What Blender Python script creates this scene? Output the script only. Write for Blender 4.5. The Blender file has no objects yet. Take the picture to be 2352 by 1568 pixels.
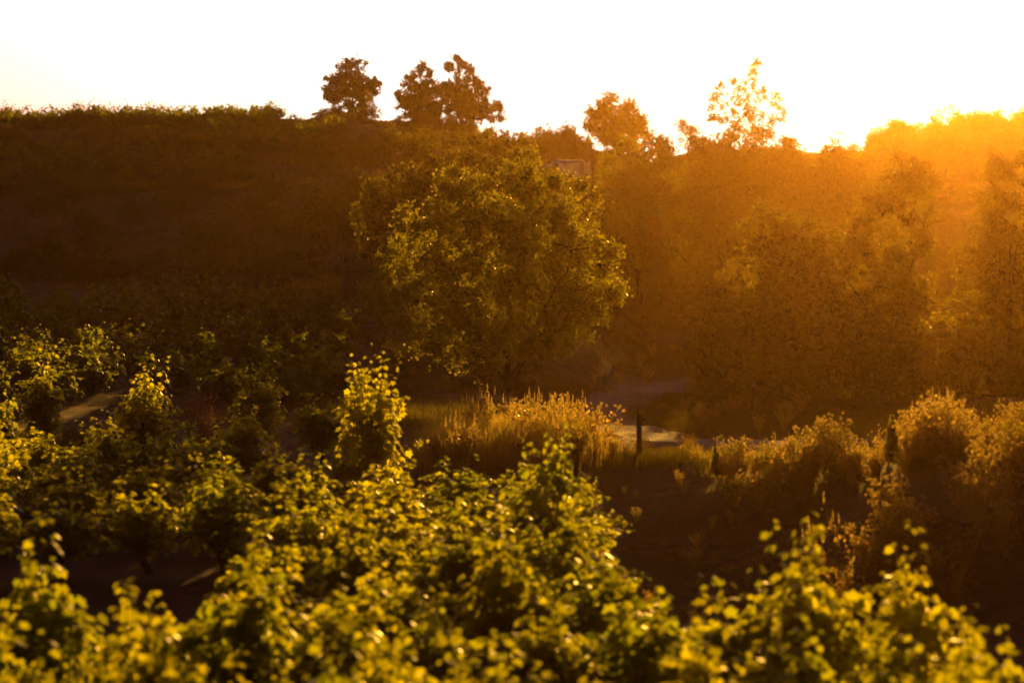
import bpy, math, random
import numpy as np
from mathutils import Vector, Matrix

# ------------------------------------------------------------------ camera, sky, sun
S = bpy.context.scene
COL = S.collection
R = math.radians
FPX = 8820.0            # focal length in pixels of a 2352 px wide picture
CZ = 4.6                # camera height above the datum
cam = bpy.data.objects.new('camera', bpy.data.cameras.new('camera'))
COL.objects.link(cam); S.camera = cam
cam.location = (0, 0, CZ); cam.rotation_euler = (R(90), 0, 0)
cam.data.lens = 135; cam.data.sensor_width = 36
cam.data.clip_start = 0.5; cam.data.clip_end = 5000
cam.data.dof.use_dof = True; cam.data.dof.focus_distance = 92; cam.data.dof.aperture_fstop = 1.7

SUN_EL, SUN_AZ = 7.3, 6.6      # degrees; azimuth to the right of the view direction
w = bpy.data.worlds.new('World'); S.world = w; w.use_nodes = True
nt = w.node_tree; bg = nt.nodes['Background']
sky = nt.nodes.new('ShaderNodeTexSky'); sky.sky_type = 'NISHITA'; sky.sun_disc = False
sky.sun_elevation = R(SUN_EL); sky.sun_rotation = R(SUN_AZ)
sky.dust_density = 5.0; sky.air_density = 0.5; sky.ozone_density = 0.5
tint = nt.nodes.new('ShaderNodeMixRGB'); tint.blend_type = 'MULTIPLY'; tint.inputs[0].default_value = 1
tint.inputs[2].default_value = (.9, .42, .85, 1)
pre = nt.nodes.new('ShaderNodeVectorMath'); pre.operation = 'SCALE'; pre.inputs[3].default_value = 1 / 30
gam = nt.nodes.new('ShaderNodeGamma'); gam.inputs[1].default_value = 1.6
post = nt.nodes.new('ShaderNodeVectorMath'); post.operation = 'SCALE'; post.inputs[3].default_value = 30
nt.links.new(sky.outputs[0], pre.inputs[0]); nt.links.new(pre.outputs[0], gam.inputs[0]); nt.links.new(gam.outputs[0], post.inputs[0])
nt.links.new(post.outputs[0], tint.inputs[1]); cap = nt.nodes.new('ShaderNodeVectorMath'); cap.operation = 'MINIMUM'; cap.inputs[1].default_value = (22.5, 20.5, 18)
nt.links.new(tint.outputs[0], cap.inputs[0]); nt.links.new(cap.outputs[0], bg.inputs[0])
bg.inputs[1].default_value = 0.05
sl = bpy.data.lights.new('sun', 'SUN'); sl.energy = 5.0; sl.angle = R(0.5); sl.color = (1.0, 0.49, 0.06)
sun = bpy.data.objects.new('sun', sl); COL.objects.link(sun)
sv = Vector((math.sin(R(SUN_AZ)) * math.cos(R(SUN_EL)), math.cos(R(SUN_AZ)) * math.cos(R(SUN_EL)), math.sin(R(SUN_EL))))
sun.rotation_euler = sv.to_track_quat('Z', 'Y').to_euler()
sun.location = (20, 60, 60)
vs = S.view_settings
vs.view_transform = 'Standard'; vs.look = 'None'; vs.exposure = 0.75; vs.gamma = 1; vs.use_curve_mapping = False
cy = S.cycles
cy.max_bounces = 5; cy.diffuse_bounces = 2; cy.glossy_bounces = 1; cy.transmission_bounces = 3
cy.volume_bounces = 0; cy.transparent_max_bounces = 4; cy.use_denoising = True
cy.sample_clamp_indirect = 3
cy.caustics_reflective = False; cy.caustics_refractive = False

# ------------------------------------------------------------------ helpers
rng = np.random.default_rng(11)

def tag(o, label=None, cat=None, group=None, kind=None):
    if label: o['label'] = label
    if cat: o['category'] = cat
    if group: o['group'] = group
    if kind: o['kind'] = kind
    return o

def empty(name, loc=(0, 0, 0), rz=0.0):
    o = bpy.data.objects.new(name, None); COL.objects.link(o)
    o.location = loc; o.rotation_euler = (0, 0, rz); o.empty_display_size = 0.3
    return o

def link(name, me, mat, parent=None):
    o = bpy.data.objects.new(name, me); COL.objects.link(o)
    if mat is not None and len(me.materials) == 0: me.materials.append(mat)
    if parent is not None: o.parent = parent
    return o

def copy_tree(o, parent=None):
    c = o.copy(); COL.objects.link(c); c.parent = parent
    for ch in o.children: copy_tree(ch, c)
    return c

def mesh_np(name, V, F, k, smooth=False):
    """V (n,3); F (m,k) polygons of k corners each."""
    V = np.asarray(V, dtype=np.float32).reshape(-1, 3); F = np.asarray(F, dtype=np.int32).reshape(-1, k)
    me = bpy.data.meshes.new(name)
    me.vertices.add(len(V)); me.vertices.foreach_set('co', V.ravel())
    me.loops.add(F.size); me.loops.foreach_set('vertex_index', F.ravel())
    me.polygons.add(len(F))
    me.polygons.foreach_set('loop_start', np.arange(len(F), dtype=np.int32) * k)
    try: me.polygons.foreach_set('loop_total', np.full(len(F), k, dtype=np.int32))
    except Exception: pass
    if smooth: me.polygons.foreach_set('use_smooth', np.ones(len(F), dtype=bool))
    me.update(calc_edges=True)
    return me

class Soup:
    """collects triangles"""
    def __init__(s): s.V = []; s.F = []; s.n = 0
    def add(s, V, F):
        V = np.asarray(V, float).reshape(-1, 3); F = np.asarray(F, int).reshape(-1, 3)
        s.V.append(V); s.F.append(F + s.n); s.n += len(V)
    def quads(s, V, F):
        F = np.asarray(F, int).reshape(-1, 4)
        s.add(V, np.concatenate([F[:, [0, 1, 2]], F[:, [0, 2, 3]]]))
    def mesh(s, name, smooth=False):
        return mesh_np(name, np.concatenate(s.V), np.concatenate(s.F), 3, smooth)

def unit(a): return a / np.maximum(np.linalg.norm(a, axis=-1, keepdims=True), 1e-9)

def tube(sp, pts, rad, sides=6):
    pts = np.asarray(pts, float); n = len(pts)
    rad = np.broadcast_to(np.asarray(rad, float), (n,))
    t = np.gradient(pts, axis=0); t = unit(t)
    ref = np.array([0.31, 0.87, 0.13]); a = unit(np.cross(t, ref)); b = np.cross(t, a)
    th = np.linspace(0, 2 * np.pi, sides, endpoint=False)
    V = pts[:, None] + rad[:, None, None] * (np.cos(th)[None, :, None] * a[:, None] + np.sin(th)[None, :, None] * b[:, None])
    F = []
    for i in range(n - 1):
        for j in range(sides):
            k = (j + 1) % sides
            F.append((i * sides + j, i * sides + k, (i + 1) * sides + k, (i + 1) * sides + j))
    sp.quads(V.reshape(-1, 3), F)
    cap = (n - 1) * sides
    sp.add(V[-1], [(0, j, j + 1) for j in range(1, sides - 1)])

def box(sp, c, s, rot=None, taper=1.0):
    c = np.asarray(c, float); s = np.asarray(s, float) / 2
    V = np.array([(x, y, z) for z in (-1, 1) for y in (-1, 1) for x in (-1, 1)], float) * s
    V[4:, :2] *= taper
    if rot is not None: V = V @ np.array(Matrix.Rotation(rot, 3, 'Z')).T
    sp.quads(V + c, [(0, 2, 3, 1), (4, 5, 7, 6), (0, 1, 5, 4), (1, 3, 7, 5), (3, 2, 6, 7), (2, 0, 4, 6)])

# leaf templates: length along +y, normal +z
T_DIAMOND = (np.array([(0, 0, 0), (.46, .45, .08), (0, 1, -.08), (-.46, .45, .08)]), np.array([(0, 1, 2), (0, 2, 3)]))
T_NEEDLE = (np.array([(-.09, 0, 0), (.09, 0, 0), (0, 1, 0)]), np.array([(0, 1, 2)]))
_o = [(0, .02), (.26, -.12), (.50, .12), (.36, .30), (.58, .60), (.28, .62), (0, 1.0), (-.28, .62), (-.58, .60), (-.36, .30), (-.50, .12), (-.26, -.12)]
_v = np.array([(x, y, .16 * abs(x) - .14 * max(0, y - .4) - .05 * (abs(x) > .45)) for x, y in _o] + [(0, .34, .03)])
_v[:, 0] *= .86
T_VINE = (_v, np.array([(12, i, (i + 1) % 12) for i in range(12)]))
_w = np.array([(0, 0, 0), (.46, .05, .05), (.52, .55, .02), (0, 1, -.12), (-.52, .55, .02), (-.46, .05, .05), (0, .4, 0)])
T_VLOW = (_w, np.array([(6, i, (i + 1) % 6) for i in range(6)]))

def leaves(sp, P, axis, normal, size, tpl):
    """P (n,3) bases, axis (n,3) pointing to the tip, normal (n,3), size (n,)"""
    y = unit(axis); x = unit(np.cross(y, normal)); z = np.cross(x, y)
    tv, tf = tpl
    V = P[:, None] + size[:, None, None] * (tv[None, :, 0:1] * x[:, None] + tv[None, :, 1:2] * y[:, None] + tv[None, :, 2:3] * z[:, None])
    F = tf[None] + (np.arange(len(P)) * len(tv))[:, None, None]
    sp.add(V.reshape(-1, 3), F.reshape(-1, 3))

def rdir(r, n):
    return unit(r.normal(size=(n, 3)))

# ------------------------------------------------------------------ materials
def principled(name):
    m = bpy.data.materials.new(name); m.use_nodes = True
    return m, m.node_tree, m.node_tree.nodes['Principled BSDF']

def N(nt, kind, **kw):
    n = nt.nodes.new(kind)
    for k, v in kw.items(): setattr(n, k, v)
    return n

def leaf_mat(name, c1, c2, t1, t2, mix=0.5, rough=0.5, spec=0.35):
    m, nt, p = principled(name); L = nt.links
    geo = N(nt, 'ShaderNodeNewGeometry'); inf = N(nt, 'ShaderNodeObjectInfo')
    add = N(nt, 'ShaderNodeMath', operation='MULTIPLY_ADD'); add.inputs[1].default_value = .5; fr = N(nt, 'ShaderNodeMath', operation='MULTIPLY_ADD'); fr.inputs[1].default_value = .5
    L.new(geo.outputs['Random Per Island'], add.inputs[0]); L.new(inf.outputs['Random'], fr.inputs[0]); fr.inputs[2].default_value = 0; L.new(fr.outputs[0], add.inputs[2]); fr = add
    def pair(a, b):
        r = N(nt, 'ShaderNodeMixRGB'); r.inputs[1].default_value = (*a, 1); r.inputs[2].default_value = (*b, 1)
        L.new(fr.outputs[0], r.inputs[0]); return r.outputs[0]
    L.new(pair(c1, c2), p.inputs['Base Color'])
    p.inputs['Roughness'].default_value = rough; p.inputs['Specular IOR Level'].default_value = spec
    tr = N(nt, 'ShaderNodeBsdfTranslucent'); L.new(pair(t1, t2), tr.inputs[0])
    mx = N(nt, 'ShaderNodeMixShader'); mx.inputs[0].default_value = mix
    L.new(p.outputs[0], mx.inputs[1]); L.new(tr.outputs[0], mx.inputs[2])
    L.new(mx.outputs[0], nt.nodes['Material Output'].inputs[0])
    return m

def solid_mat(name, c1, c2, scale=8, rough=0.9, bump=0.3, detail=6, stretch=(1, 1, 1), dist=0.02):
    m, nt, p = principled(name); L = nt.links
    tc = N(nt, 'ShaderNodeTexCoord'); mp = N(nt, 'ShaderNodeMapping'); mp.inputs['Scale'].default_value = stretch
    L.new(tc.outputs['Object'], mp.inputs[0])
    no = N(nt, 'ShaderNodeTexNoise'); no.inputs['Scale'].default_value = scale; no.inputs['Detail'].default_value = detail; no.inputs['Roughness'].default_value = 0.65
    L.new(mp.outputs[0], no.inputs['Vector'])
    cr = N(nt, 'ShaderNodeValToRGB'); e = cr.color_ramp.elements
    e[0].position = .32; e[1].position = .68; e[0].color = (*c1, 1); e[1].color = (*c2, 1)
    L.new(no.outputs[0], cr.inputs[0]); L.new(cr.outputs[0], p.inputs['Base Color'])
    bp = N(nt, 'ShaderNodeBump'); bp.inputs['Strength'].default_value = bump; bp.inputs['Distance'].default_value = dist
    L.new(no.outputs[0], bp.inputs['Height']); L.new(bp.outputs[0], p.inputs['Normal'])
    p.inputs['Roughness'].default_value = rough
    return m

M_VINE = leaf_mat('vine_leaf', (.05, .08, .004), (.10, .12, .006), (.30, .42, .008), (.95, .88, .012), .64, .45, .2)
M_VINE_FAR = leaf_mat('vine_leaf_shaded', (.055, .10, .008), (.09, .13, .010), (.26, .34, .01), (.44, .46, .015), .45, .5, .3)  # dimmer copy of the vine leaf; slope shade put into its colours
M_OAK = leaf_mat('oak_leaf', (.045, .06, .008), (.075, .085, .010), (.28, .33, .010), (.60, .54, .02), .40, .45)
M_AMBER = leaf_mat('broad_leaf_haze_tint', (.04, .045, .008), (.075, .07, .010), (.26, .23, .012), (.58, .44, .02), .42, .45)  # orange of the backlit haze put into these leaf colours
M_PINE = leaf_mat('pine_needles', (.03, .045, .008), (.05, .06, .010), (.08, .10, .01), (.16, .15, .015), .2, .5)
M_SCRUB = leaf_mat('scrub_leaf', (.03, .034, .006), (.125, .11, .018), (.18, .18, .012), (.34, .27, .02), .35, .55)
M_DRY = leaf_mat('dry_straw', (.20, .14, .03), (.34, .25, .05), (.55, .42, .05), (.80, .62, .09), .6, .5)
M_WEED = leaf_mat('weed_leaf', (.07, .06, .012), (.20, .13, .03), (.34, .26, .02), (.92, .62, .08), .6, .4)
M_GREEN = leaf_mat('green_weed', (.06, .08, .01), (.14, .14, .02), (.35, .38, .02), (.65, .60, .05), .5, .5)
M_SEED = leaf_mat('seed_head', (.22, .15, .05), (.36, .26, .08), (.65, .48, .10), (.9, .72, .20), .6, .6)
M_BARK = solid_mat('bark', (.05, .035, .02), (.12, .085, .05), 6, .95, .6, stretch=(3, 3, .6))
M_CANE = solid_mat('vine_cane', (.10, .055, .025), (.20, .12, .05), 20, .8, .3)
M_WOOD = solid_mat('weathered_timber', (.11, .075, .035), (.20, .14, .07), 9, .85, .4, stretch=(6, 6, .5))
M_PLATE = solid_mat('pale_plate', (.55, .5, .4), (.7, .62, .5), 5, .5, .05)
M_RED = solid_mat('red_paint', (.45, .06, .03), (.55, .08, .04), 5, .5, .05)
M_TARP = solid_mat('tarpaulin_cloth', (.66, .62, .72), (.80, .76, .84), 5, .7, .5, dist=.03)
M_STONE = solid_mat('rough_render', (.16, .12, .07), (.26, .20, .12), 4, .95, .6, dist=.03)
M_ROOF = solid_mat('roof_slab', (.20, .15, .09), (.32, .25, .15), 7, .9, .4)

def tarp_mat():
    nt = M_TARP.node_tree; tr = N(nt, 'ShaderNodeBsdfTranslucent'); tr.inputs[0].default_value = (.62, .56, .80, 1)
    mx = N(nt, 'ShaderNodeMixShader'); mx.inputs[0].default_value = .3; p = nt.nodes['Principled BSDF']
    nt.links.new(p.outputs[0], mx.inputs[1]); nt.links.new(tr.outputs[0], mx.inputs[2]); nt.links.new(mx.outputs[0], nt.nodes['Material Output'].inputs[0])
tarp_mat()
def ground_mat():
    m, nt, p = principled('dry_earth'); L = nt.links
    tc = N(nt, 'ShaderNodeTexCoord')
    n1 = N(nt, 'ShaderNodeTexNoise'); n1.inputs['Scale'].default_value = .18; n1.inputs['Detail'].default_value = 5
    n2 = N(nt, 'ShaderNodeTexNoise'); n2.inputs['Scale'].default_value = 3.2; n2.inputs['Detail'].default_value = 8; n2.inputs['Roughness'].default_value = .72
    mp = N(nt, 'ShaderNodeMapping'); mp.inputs['Rotation'].default_value = (0, 0, .7); mp.inputs['Scale'].default_value = (3.2, .55, 1)
    n3 = N(nt, 'ShaderNodeTexNoise'); n3.inputs['Scale'].default_value = 1.3; n3.inputs['Detail'].default_value = 6
    L.new(tc.outputs['Object'], n1.inputs[0]); L.new(tc.outputs['Object'], n2.inputs[0]); L.new(tc.outputs['Object'], mp.inputs[0]); L.new(mp.outputs[0], n3.inputs[0])
    a = N(nt, 'ShaderNodeValToRGB'); e = a.color_ramp.elements
    e[0].position = .35; e[1].position = .66; e[0].color = (.18, .12, .045, 1); e[1].color = (.46, .31, .12, 1)
    L.new(n2.outputs[0], a.inputs[0])
    b = N(nt, 'ShaderNodeMixRGB'); b.inputs[2].default_value = (.20, .15, .055, 1)
    r = N(nt, 'ShaderNodeValToRGB'); r.color_ramp.elements[0].position = .42; r.color_ramp.elements[1].position = .6
    L.new(n1.outputs[0], r.inputs[0]); L.new(r.outputs[0], b.inputs[0]); L.new(a.outputs[0], b.inputs[1])
    L.new(b.outputs[0], p.inputs['Base Color']); p.inputs['Roughness'].default_value = 1; p.inputs['Specular IOR Level'].default_value = .1
    ad = N(nt, 'ShaderNodeMath', operation='ADD'); L.new(n2.outputs[0], ad.inputs[0]); L.new(n3.outputs[0], ad.inputs[1])
    bp = N(nt, 'ShaderNodeBump'); bp.inputs['Strength'].default_value = 1; bp.inputs['Distance'].default_value = .3
    L.new(ad.outputs[0], bp.inputs['Height']); L.new(bp.outputs[0], p.inputs['Normal'])
    return m
M_GROUND = ground_mat()
M_TRACK = solid_mat('pale_track_dust', (.17, .11, .065), (.32, .21, .13), 3.2, .95, .5, detail=9, dist=.05)

# ------------------------------------------------------------------ terrain
def q(py, d): return (784 - py) / FPX * d
NEAR = [(8, -2.6), (22, -4.4), (30, -4.2), (40, -3.6)]
def DT(px, d):
    k = np.interp(px, [1000, 1700], [.62, 1.0])
    return float(d) if d < 95 else float(95 + (d - 95) * k)
def prof(*pts): return list(pts)
COLS = {
    -400: NEAR + prof((50, -3.05), (60, -2.9), (75, -2.6), (95, 900), (125, 800), (165, 670), (215, 430), (218, 418), (224, 395), (238, 345), (243, 316), (270, 287), (300, 12), (450, 4), (900, 0)),
    100: NEAR + prof((50, -3.05), (60, -2.9), (75, -2.6), (95, 900), (125, 800), (165, 670), (215, 436), (218, 424), (226, 392), (238, 345), (243, 316), (270, 285), (300, 13), (450, 5), (900, 0)),
    400: NEAR + prof((50, -3.05), (60, -2.9), (75, -2.65), (95, 920), (125, 800), (165, 690), (212, 448), (215, 436), (226, 390), (236, 350), (240, 322), (270, 278), (300, 14), (450, 5), (900, 0)),
    750: NEAR + prof((50, -3.0), (60, -2.8), (75, -2.5), (90, 985), (112, 850), (140, 720), (152, 684), (180, 560), (205, 450), (245, 320), (295, 248), (330, 17), (450, 8), (900, 0)),
    1000: NEAR + prof((50, -2.95), (60, -2.7), (75, -2.3), (90, -2.15), (105, -2.1), (130, -1.2), (150, 700), (180, 520), (205, 425), (245, 345), (285, 285), (330, 13), (450, 6), (900, 0)),
    1290: NEAR + prof((50, -3.0), (59, -3.3), (68.3, -2.28), (71, -2.24), (90, -2.1), (115, -1.95), (135, -1.4), (165, 600), (195, 430), (245, 355), (275, 312), (320, 12), (450, 5), (900, 0)),
    1400: NEAR + prof((48, -3.4), (57.5, -3.75), (68.5, -2.28), (71, -2.24), (85, -2.15), (115, -1.95), (140, -1.6), (165, -1.0), (188, 775), (202, 762), (214, 735), (226, 620), (250, 385), (275, 322), (320, 12), (450, 5), (900, 0)),
    1550: NEAR + prof((46, -3.95), (57, -4.0), (68.6, -2.27), (71, -2.22), (85, -2.15), (115, -1.95), (140, -1.7), (165, -1.2), (190, 785), (203, 763), (215, 690), (230, 590), (260, 400), (285, 335), (330, 12), (450, 6), (900, 0)),
    1800: NEAR + prof((45, -3.95), (55, -4.0), (66, -2.3), (70, -2.2), (90, -2.1), (130, -1.8), (175, -1.0), (200, 640), (232, 430), (252, 365), (268, 335), (290, 9), (450, 5), (900, 2)),
    2100: NEAR[:3] + prof((40, -3.9), (50, -3.8), (58, -2.1), (64, -1.8), (73, -2.1), (90, -2.0), (130, -1.6), (175, -0.8), (190, 650), (212, 470), (228, 430), (246, 375), (258, 345), (280, 10), (450, 8), (900, 5)),
    2350: NEAR[:3] + prof((40, -3.9), (48, -3.8), (56, -2.0), (62, -1.6), (73, -2.0), (130, -1.4), (180, 700), (212, 490), (228, 420), (246, 345), (260, 302), (282, 12), (450, 10), (900, 7)),
    3000: NEAR[:3] + prof((40, -3.9), (48, -3.8), (56, -2.0), (62, -1.6), (73, -2.0), (130, -1.4), (180, 700), (212, 490), (228, 410), (246, 330), (260, 280), (282, 13), (450, 11), (900, 8)),
}
COLS = {c: [((DT(c, d), (q(v, DT(c, d)) if v > 50 else (v * .55 if d > 280 else v))) if c < 1700 else (d, (q(v, d) if v > 50 else v))) for d, v in p] for c, p in COLS.items()}
_pc = np.array(sorted(COLS)); _dg = np.arange(0, 1001, 1.0)
_tab = np.array([np.interp(_dg, [a for a, _ in COLS[c]], [b for _, b in COLS[c]]) for c in _pc])
_ker = np.array([1, 2, 3, 2, 1.]) / 9
_tab = np.array([np.convolve(np.pad(t, 2, mode='edge'), _ker, 'valid') for t in _tab])
_pg = np.arange(-400, 3001, 20.)
_T = np.array([np.interp(_pg, _pc, _tab[:, j]) for j in range(len(_dg))])       # (d, px)
_k2 = np.ones(9) / 9
_T = np.array([np.convolve(np.pad(t, 4, mode='edge'), _k2, 'valid') for t in _T])

def H(X, Y):
    """ground height (world z), vectorised"""
    X = np.asarray(X, float); Y = np.asarray(Y, float)
    d = np.clip(Y, 8, 999); px = np.clip(1176 + X / d * FPX, -399, 2999)
    i = np.clip(d.astype(int), 0, 998); fd = d - i
    u = (px + 400) / 20; j = np.clip(u.astype(int), 0, _T.shape[1] - 2); fu = u - j
    z = (_T[i, j] * (1 - fd) * (1 - fu) + _T[i + 1, j] * fd * (1 - fu) + _T[i, j + 1] * (1 - fd) * fu + _T[i + 1, j + 1] * fd * fu)
    amp = np.clip((Y - 20) / 200, .12, 1)
    z = z + amp * (.22 * np.sin(X * .55 + Y * .21) * np.sin(Y * .43 - X * .3 + 1) + .12 * np.sin(X * 1.3 - Y * .9 + 2) * np.sin(Y * 1.1 + X * .4))
    return z + CZ

def hit(px, py, d0=24, d1=600):
    """where the sight line of a picture point meets the ground"""
    d = np.arange(d0, d1, .5); X = (px - 1176) / FPX * d; Z = CZ + (784 - py) / FPX * d
    k = np.nonzero(Z <= H(X, d))[0]
    if len(k) == 0: return None
    return X[k[0]], d[k[0]]

def X_at(px, d): return (px - 1176) / FPX * d

xs = np.concatenate([np.linspace(-460, -45, 60), np.arange(-44, 44.1, .5), np.linspace(45, 460, 60)])
ys = np.concatenate([np.linspace(-60, 20, 20), np.arange(21, 120, .45), np.arange(120, 300, 1.1), np.linspace(302, 960, 110)])
GX, GY = np.meshgrid(xs, ys); GZ = H(GX, GY)
nx, ny = len(xs), len(ys)
I = np.arange(nx * ny).reshape(ny, nx)
F = np.stack([I[:-1, :-1], I[:-1, 1:], I[1:, 1:], I[1:, :-1]], -1).reshape(-1, 4)
ground = link('ground', mesh_np('ground', np.stack([GX, GY, GZ], -1), F, 4, True), M_GROUND)
tag(ground, 'brown earth of the vineyard floor, bank and terraced hillside', None, None, 'structure')

# dirt track: a ribbon laid over the ground
cp = np.array([(30, 74), (14, 75.5), (7.5, 76.5), (4.6, 80), (2.9, 88), (2.2, 98), (2.4, 108), (3.3, 118), (5.0, 131), (7.2, 145), (8.7, 160), (9.3, 170), (9.0, 177), (8.0, 182), (6.4, 186), (5.0, 188.5)], float)
tt = np.linspace(0, len(cp) - 1, 240); i0 = np.clip(tt.astype(int), 0, len(cp) - 2); f = (tt - i0)[:, None]
g = lambda k: cp[np.clip(k, 0, len(cp) - 1)]
p0, p1, p2, p3 = g(i0 - 1), g(i0), g(i0 + 1), g(i0 + 2)
TRK = .5 * ((2 * p1) + (-p0 + p2) * f + (2 * p0 - 5 * p1 + 4 * p2 - p3) * f ** 2 + (-p0 + 3 * p1 - 3 * p2 + p3) * f ** 3)
tn = unit(np.gradient(TRK, axis=0)); nn = np.stack([-tn[:, 1], tn[:, 0]], -1)
off = np.linspace(-1, 1, 13); wd = 1.15 + .14 * np.sin(np.linspace(0, 40, 240)) + .12 * np.sin(np.linspace(0, 171, 240)) + .07 * np.sin(np.linspace(3, 411, 240))
Q = TRK[:, None] + nn[:, None] * off[None, :, None] * wd[:, None, None]
QZ = H(Q[..., 0], Q[..., 1]) + .05 - .09 * (np.abs(off)[None] > .99) - .03 * (np.abs(np.abs(off)[None] - .5) < .1)
I = np.arange(240 * 13).reshape(240, 13)
F = np.stack([I[:-1, :-1], I[:-1, 1:], I[1:, 1:], I[1:, :-1]], -1).reshape(-1, 4)
track = link('track', mesh_np('track', np.concatenate([Q, QZ[..., None]], -1), F, 4, True), M_TRACK)
tag(track, 'pale dusty dirt track winding past the posts and up the hill', None, None, 'structure')

def on_track(X, Y, m=1.9):
    X = np.atleast_1d(X); Y = np.atleast_1d(Y)
    return np.array([np.min((TRK[:, 0] - x) ** 2 + (TRK[:, 1] - y) ** 2) < m * m for x, y in zip(X, Y)])

# ------------------------------------------------------------------ vines
def make_vine(seed, h=1.55, spread=.75, canes=14, tpl=T_VINE, lsize=.118, per=42, fill=420, hz=.42):
    r = np.random.default_rng(seed)
    tr = Soup(); cn = Soup(); lv = Soup()
    z = np.linspace(-.12, hz, 6)
    tp = np.stack([.05 * np.sin(z * 9 + seed), .05 * np.cos(z * 7 + seed), z], -1)
    tube(tr, tp, np.linspace(.07, .045, 6) * (1 + .2 * r.normal(size=6)), 7)
    for c in range(canes):
        a = 2 * np.pi * c / canes + r.normal() * .3
        out = spread * r.uniform(.25, 1.0); top = h * r.uniform(.62, 1.08) - .25 * out
        t = np.linspace(0, 1, 9)
        lead = c % 3 == 0
        rad = out * (t ** 1.1) + .05; zz = hz + (top * .88 - hz) * np.sin(t * r.uniform(1.45, 2.15))
        if lead: rad = out * .5 * t ** 1.2 + .04; zz = hz + (h * r.uniform(.90, 1.20) - hz) * t
        w_ = r.normal(size=2) * .12
        pts = np.stack([tp[-1, 0] + np.cos(a) * rad + w_[0] * t * t, tp[-1, 1] + np.sin(a) * rad + w_[1] * t * t, zz], -1)
        tube(cn, pts, np.linspace(.009, .003, 9), 4)
        n = int(per * r.uniform(.8, 1.2)); u = np.sort(r.uniform(.08, 1.0, n))
        B = np.stack([np.interp(u, t, pts[:, k]) for k in range(3)], -1)
        az = r.uniform(0, 2 * np.pi, n); pet = .03 + .05 * r.random(n)
        o = np.stack([np.cos(az), np.sin(az), r.uniform(-.1, .6, n)], -1)
        B = B + o * pet[:, None]
        ax = unit(o * .8 + np.array([0, 0, -1.0]) * r.uniform(.2, 1.1, n)[:, None] + .25 * r.normal(size=(n, 3)))
        nm = unit(o + np.array([0, 0, .55]) + .45 * r.normal(size=(n, 3)))
        sz = lsize * (1.12 - .62 * u ** 3) * r.uniform(.5, 1.3, n)
        leaves(lv, B, ax, nm, sz, tpl)
    n = fill
    d = rdir(r, n); rr = r.uniform(.45, 1, n)
    B = d * rr[:, None] * np.array([spread * .75, spread * .75, (h - .5) * .48]) + np.array([0, 0, hz + (h - .5) * .40])
    leaves(lv, B, unit(d * [1, 1, .2] + [0, 0, -.9] + .3 * r.normal(size=(n, 3))), unit(d + [0, 0, .3] + .5 * r.normal(size=(n, 3))), lsize * r.uniform(.7, 1.15, n), tpl)
    return tr.mesh('vine_trunk', True), cn.mesh('vine_canes', True), lv.mesh('vine_foliage')

def vine_proto(meshes, mat):
    e = empty('grape_vine')
    link('trunk', meshes[0], M_BARK, e); link('canes', meshes[1], M_CANE, e); link('foliage', meshes[2], mat, e)
    return e
PROTO = [make_vine(100 + s, 1.5 + .12 * (s % 3), .72 + .08 * (s % 2)) for s in range(6)]
LOWS = [make_vine(200 + s, 1.3, .85, 12, T_VLOW, .16, 12, 200, .15) for s in range(4)]

def build_vine(meshes, mat, x, y, rz, sc, label, group, lean=(0, 0)):
    e = vine_proto(meshes, mat)
    e.location = (x, y, float(H(x, y)) - .03); e.rotation_euler = (lean[0], lean[1], rz); e.scale = (sc[0], sc[0], sc[1])
    tag(e, label, 'grape vine', group); return e

r = np.random.default_rng(5)
# rows of the near vineyard: (depth at x=0, slope, px from, px to, height, label, group)
ROWS = [
    (28.6, .10, -150, 2500, 1.0, 'backlit yellow-green grape vine along the bottom edge of the picture', 'vines of the nearest row'),
    (32.0, .10, 60, 2480, 1.0, 'backlit yellow-green grape vine in the second blurred row of the vineyard', 'vines of the second row'),
    (35.6, .12, 20, 2290, 1.04, 'blurred grape vine in the third row, its tops standing before the bare bank', 'vines of the third row'),
    (39.6, .12, 620, 1450, .92, 'grape vine in the fourth row, bright tops before a dark gap', 'vines of the fourth row'),
    (43.4, .12, 500, 1330, .86, 'grape vine in the fifth row left of the bare bank', 'vines of the fifth row'),
    (47.2, .12, 620, 1270, .82, 'grape vine in the sixth row ending beside the bare bank', 'vines of the sixth row'),
    (51.2, .10, -60, 1330, .74, 'shaded dark green grape vine in the seventh row below the golden weeds', 'vines of the seventh row'),
    (55.2, .08, -60, 1310, .70, 'shaded grape vine in the eighth row just before the golden weeds', 'vines of the eighth row'),
    (59.0, .05, -60, 900, .72, 'sharp-leaved grape vine in the ninth row on the left', 'vines of the ninth row'),
    (62.2, .03, -60, 640, .80, 'sharp sunlit grape vine in the tenth row on the left', 'vines of the tenth row'),
    (65.4, .0, -60, 640, .85, 'sharp sunlit grape vine in the eleventh row, long shoots against the dark field', 'vines of the eleventh row'),
    (69.0, .0, -60, 600, .8, 'grape vine in the twelfth row, half hidden behind long sunlit shoots', 'vines of the twelfth row'),
]
nv = 0
for (d0, sl_, a, b, hh, lab, grp) in ROWS:
    x = X_at(a, d0) + r.uniform(0, .6)
    while x < X_at(b, d0):
        y = d0 + sl_ * x + r.normal() * .15
        hv = hh * (1 + (.08 * math.exp(-((x / y * FPX - 640) / 260) ** 2) - .20 * math.exp(-((x / y * FPX - 260) / 210) ** 2) if d0 < 42 else 0)); build_vine(PROTO[r.integers(6)], M_VINE, x, y, r.uniform(0, 6.28), (max(1.04, hh) * r.uniform(.95, 1.15), hv * r.uniform(.84, 1.12)), lab, grp, r.normal(size=2) * .06)
        nv += 1; x += (.88 if d0 < 38 else 1.08) + r.uniform(-.12, .15)

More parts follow.
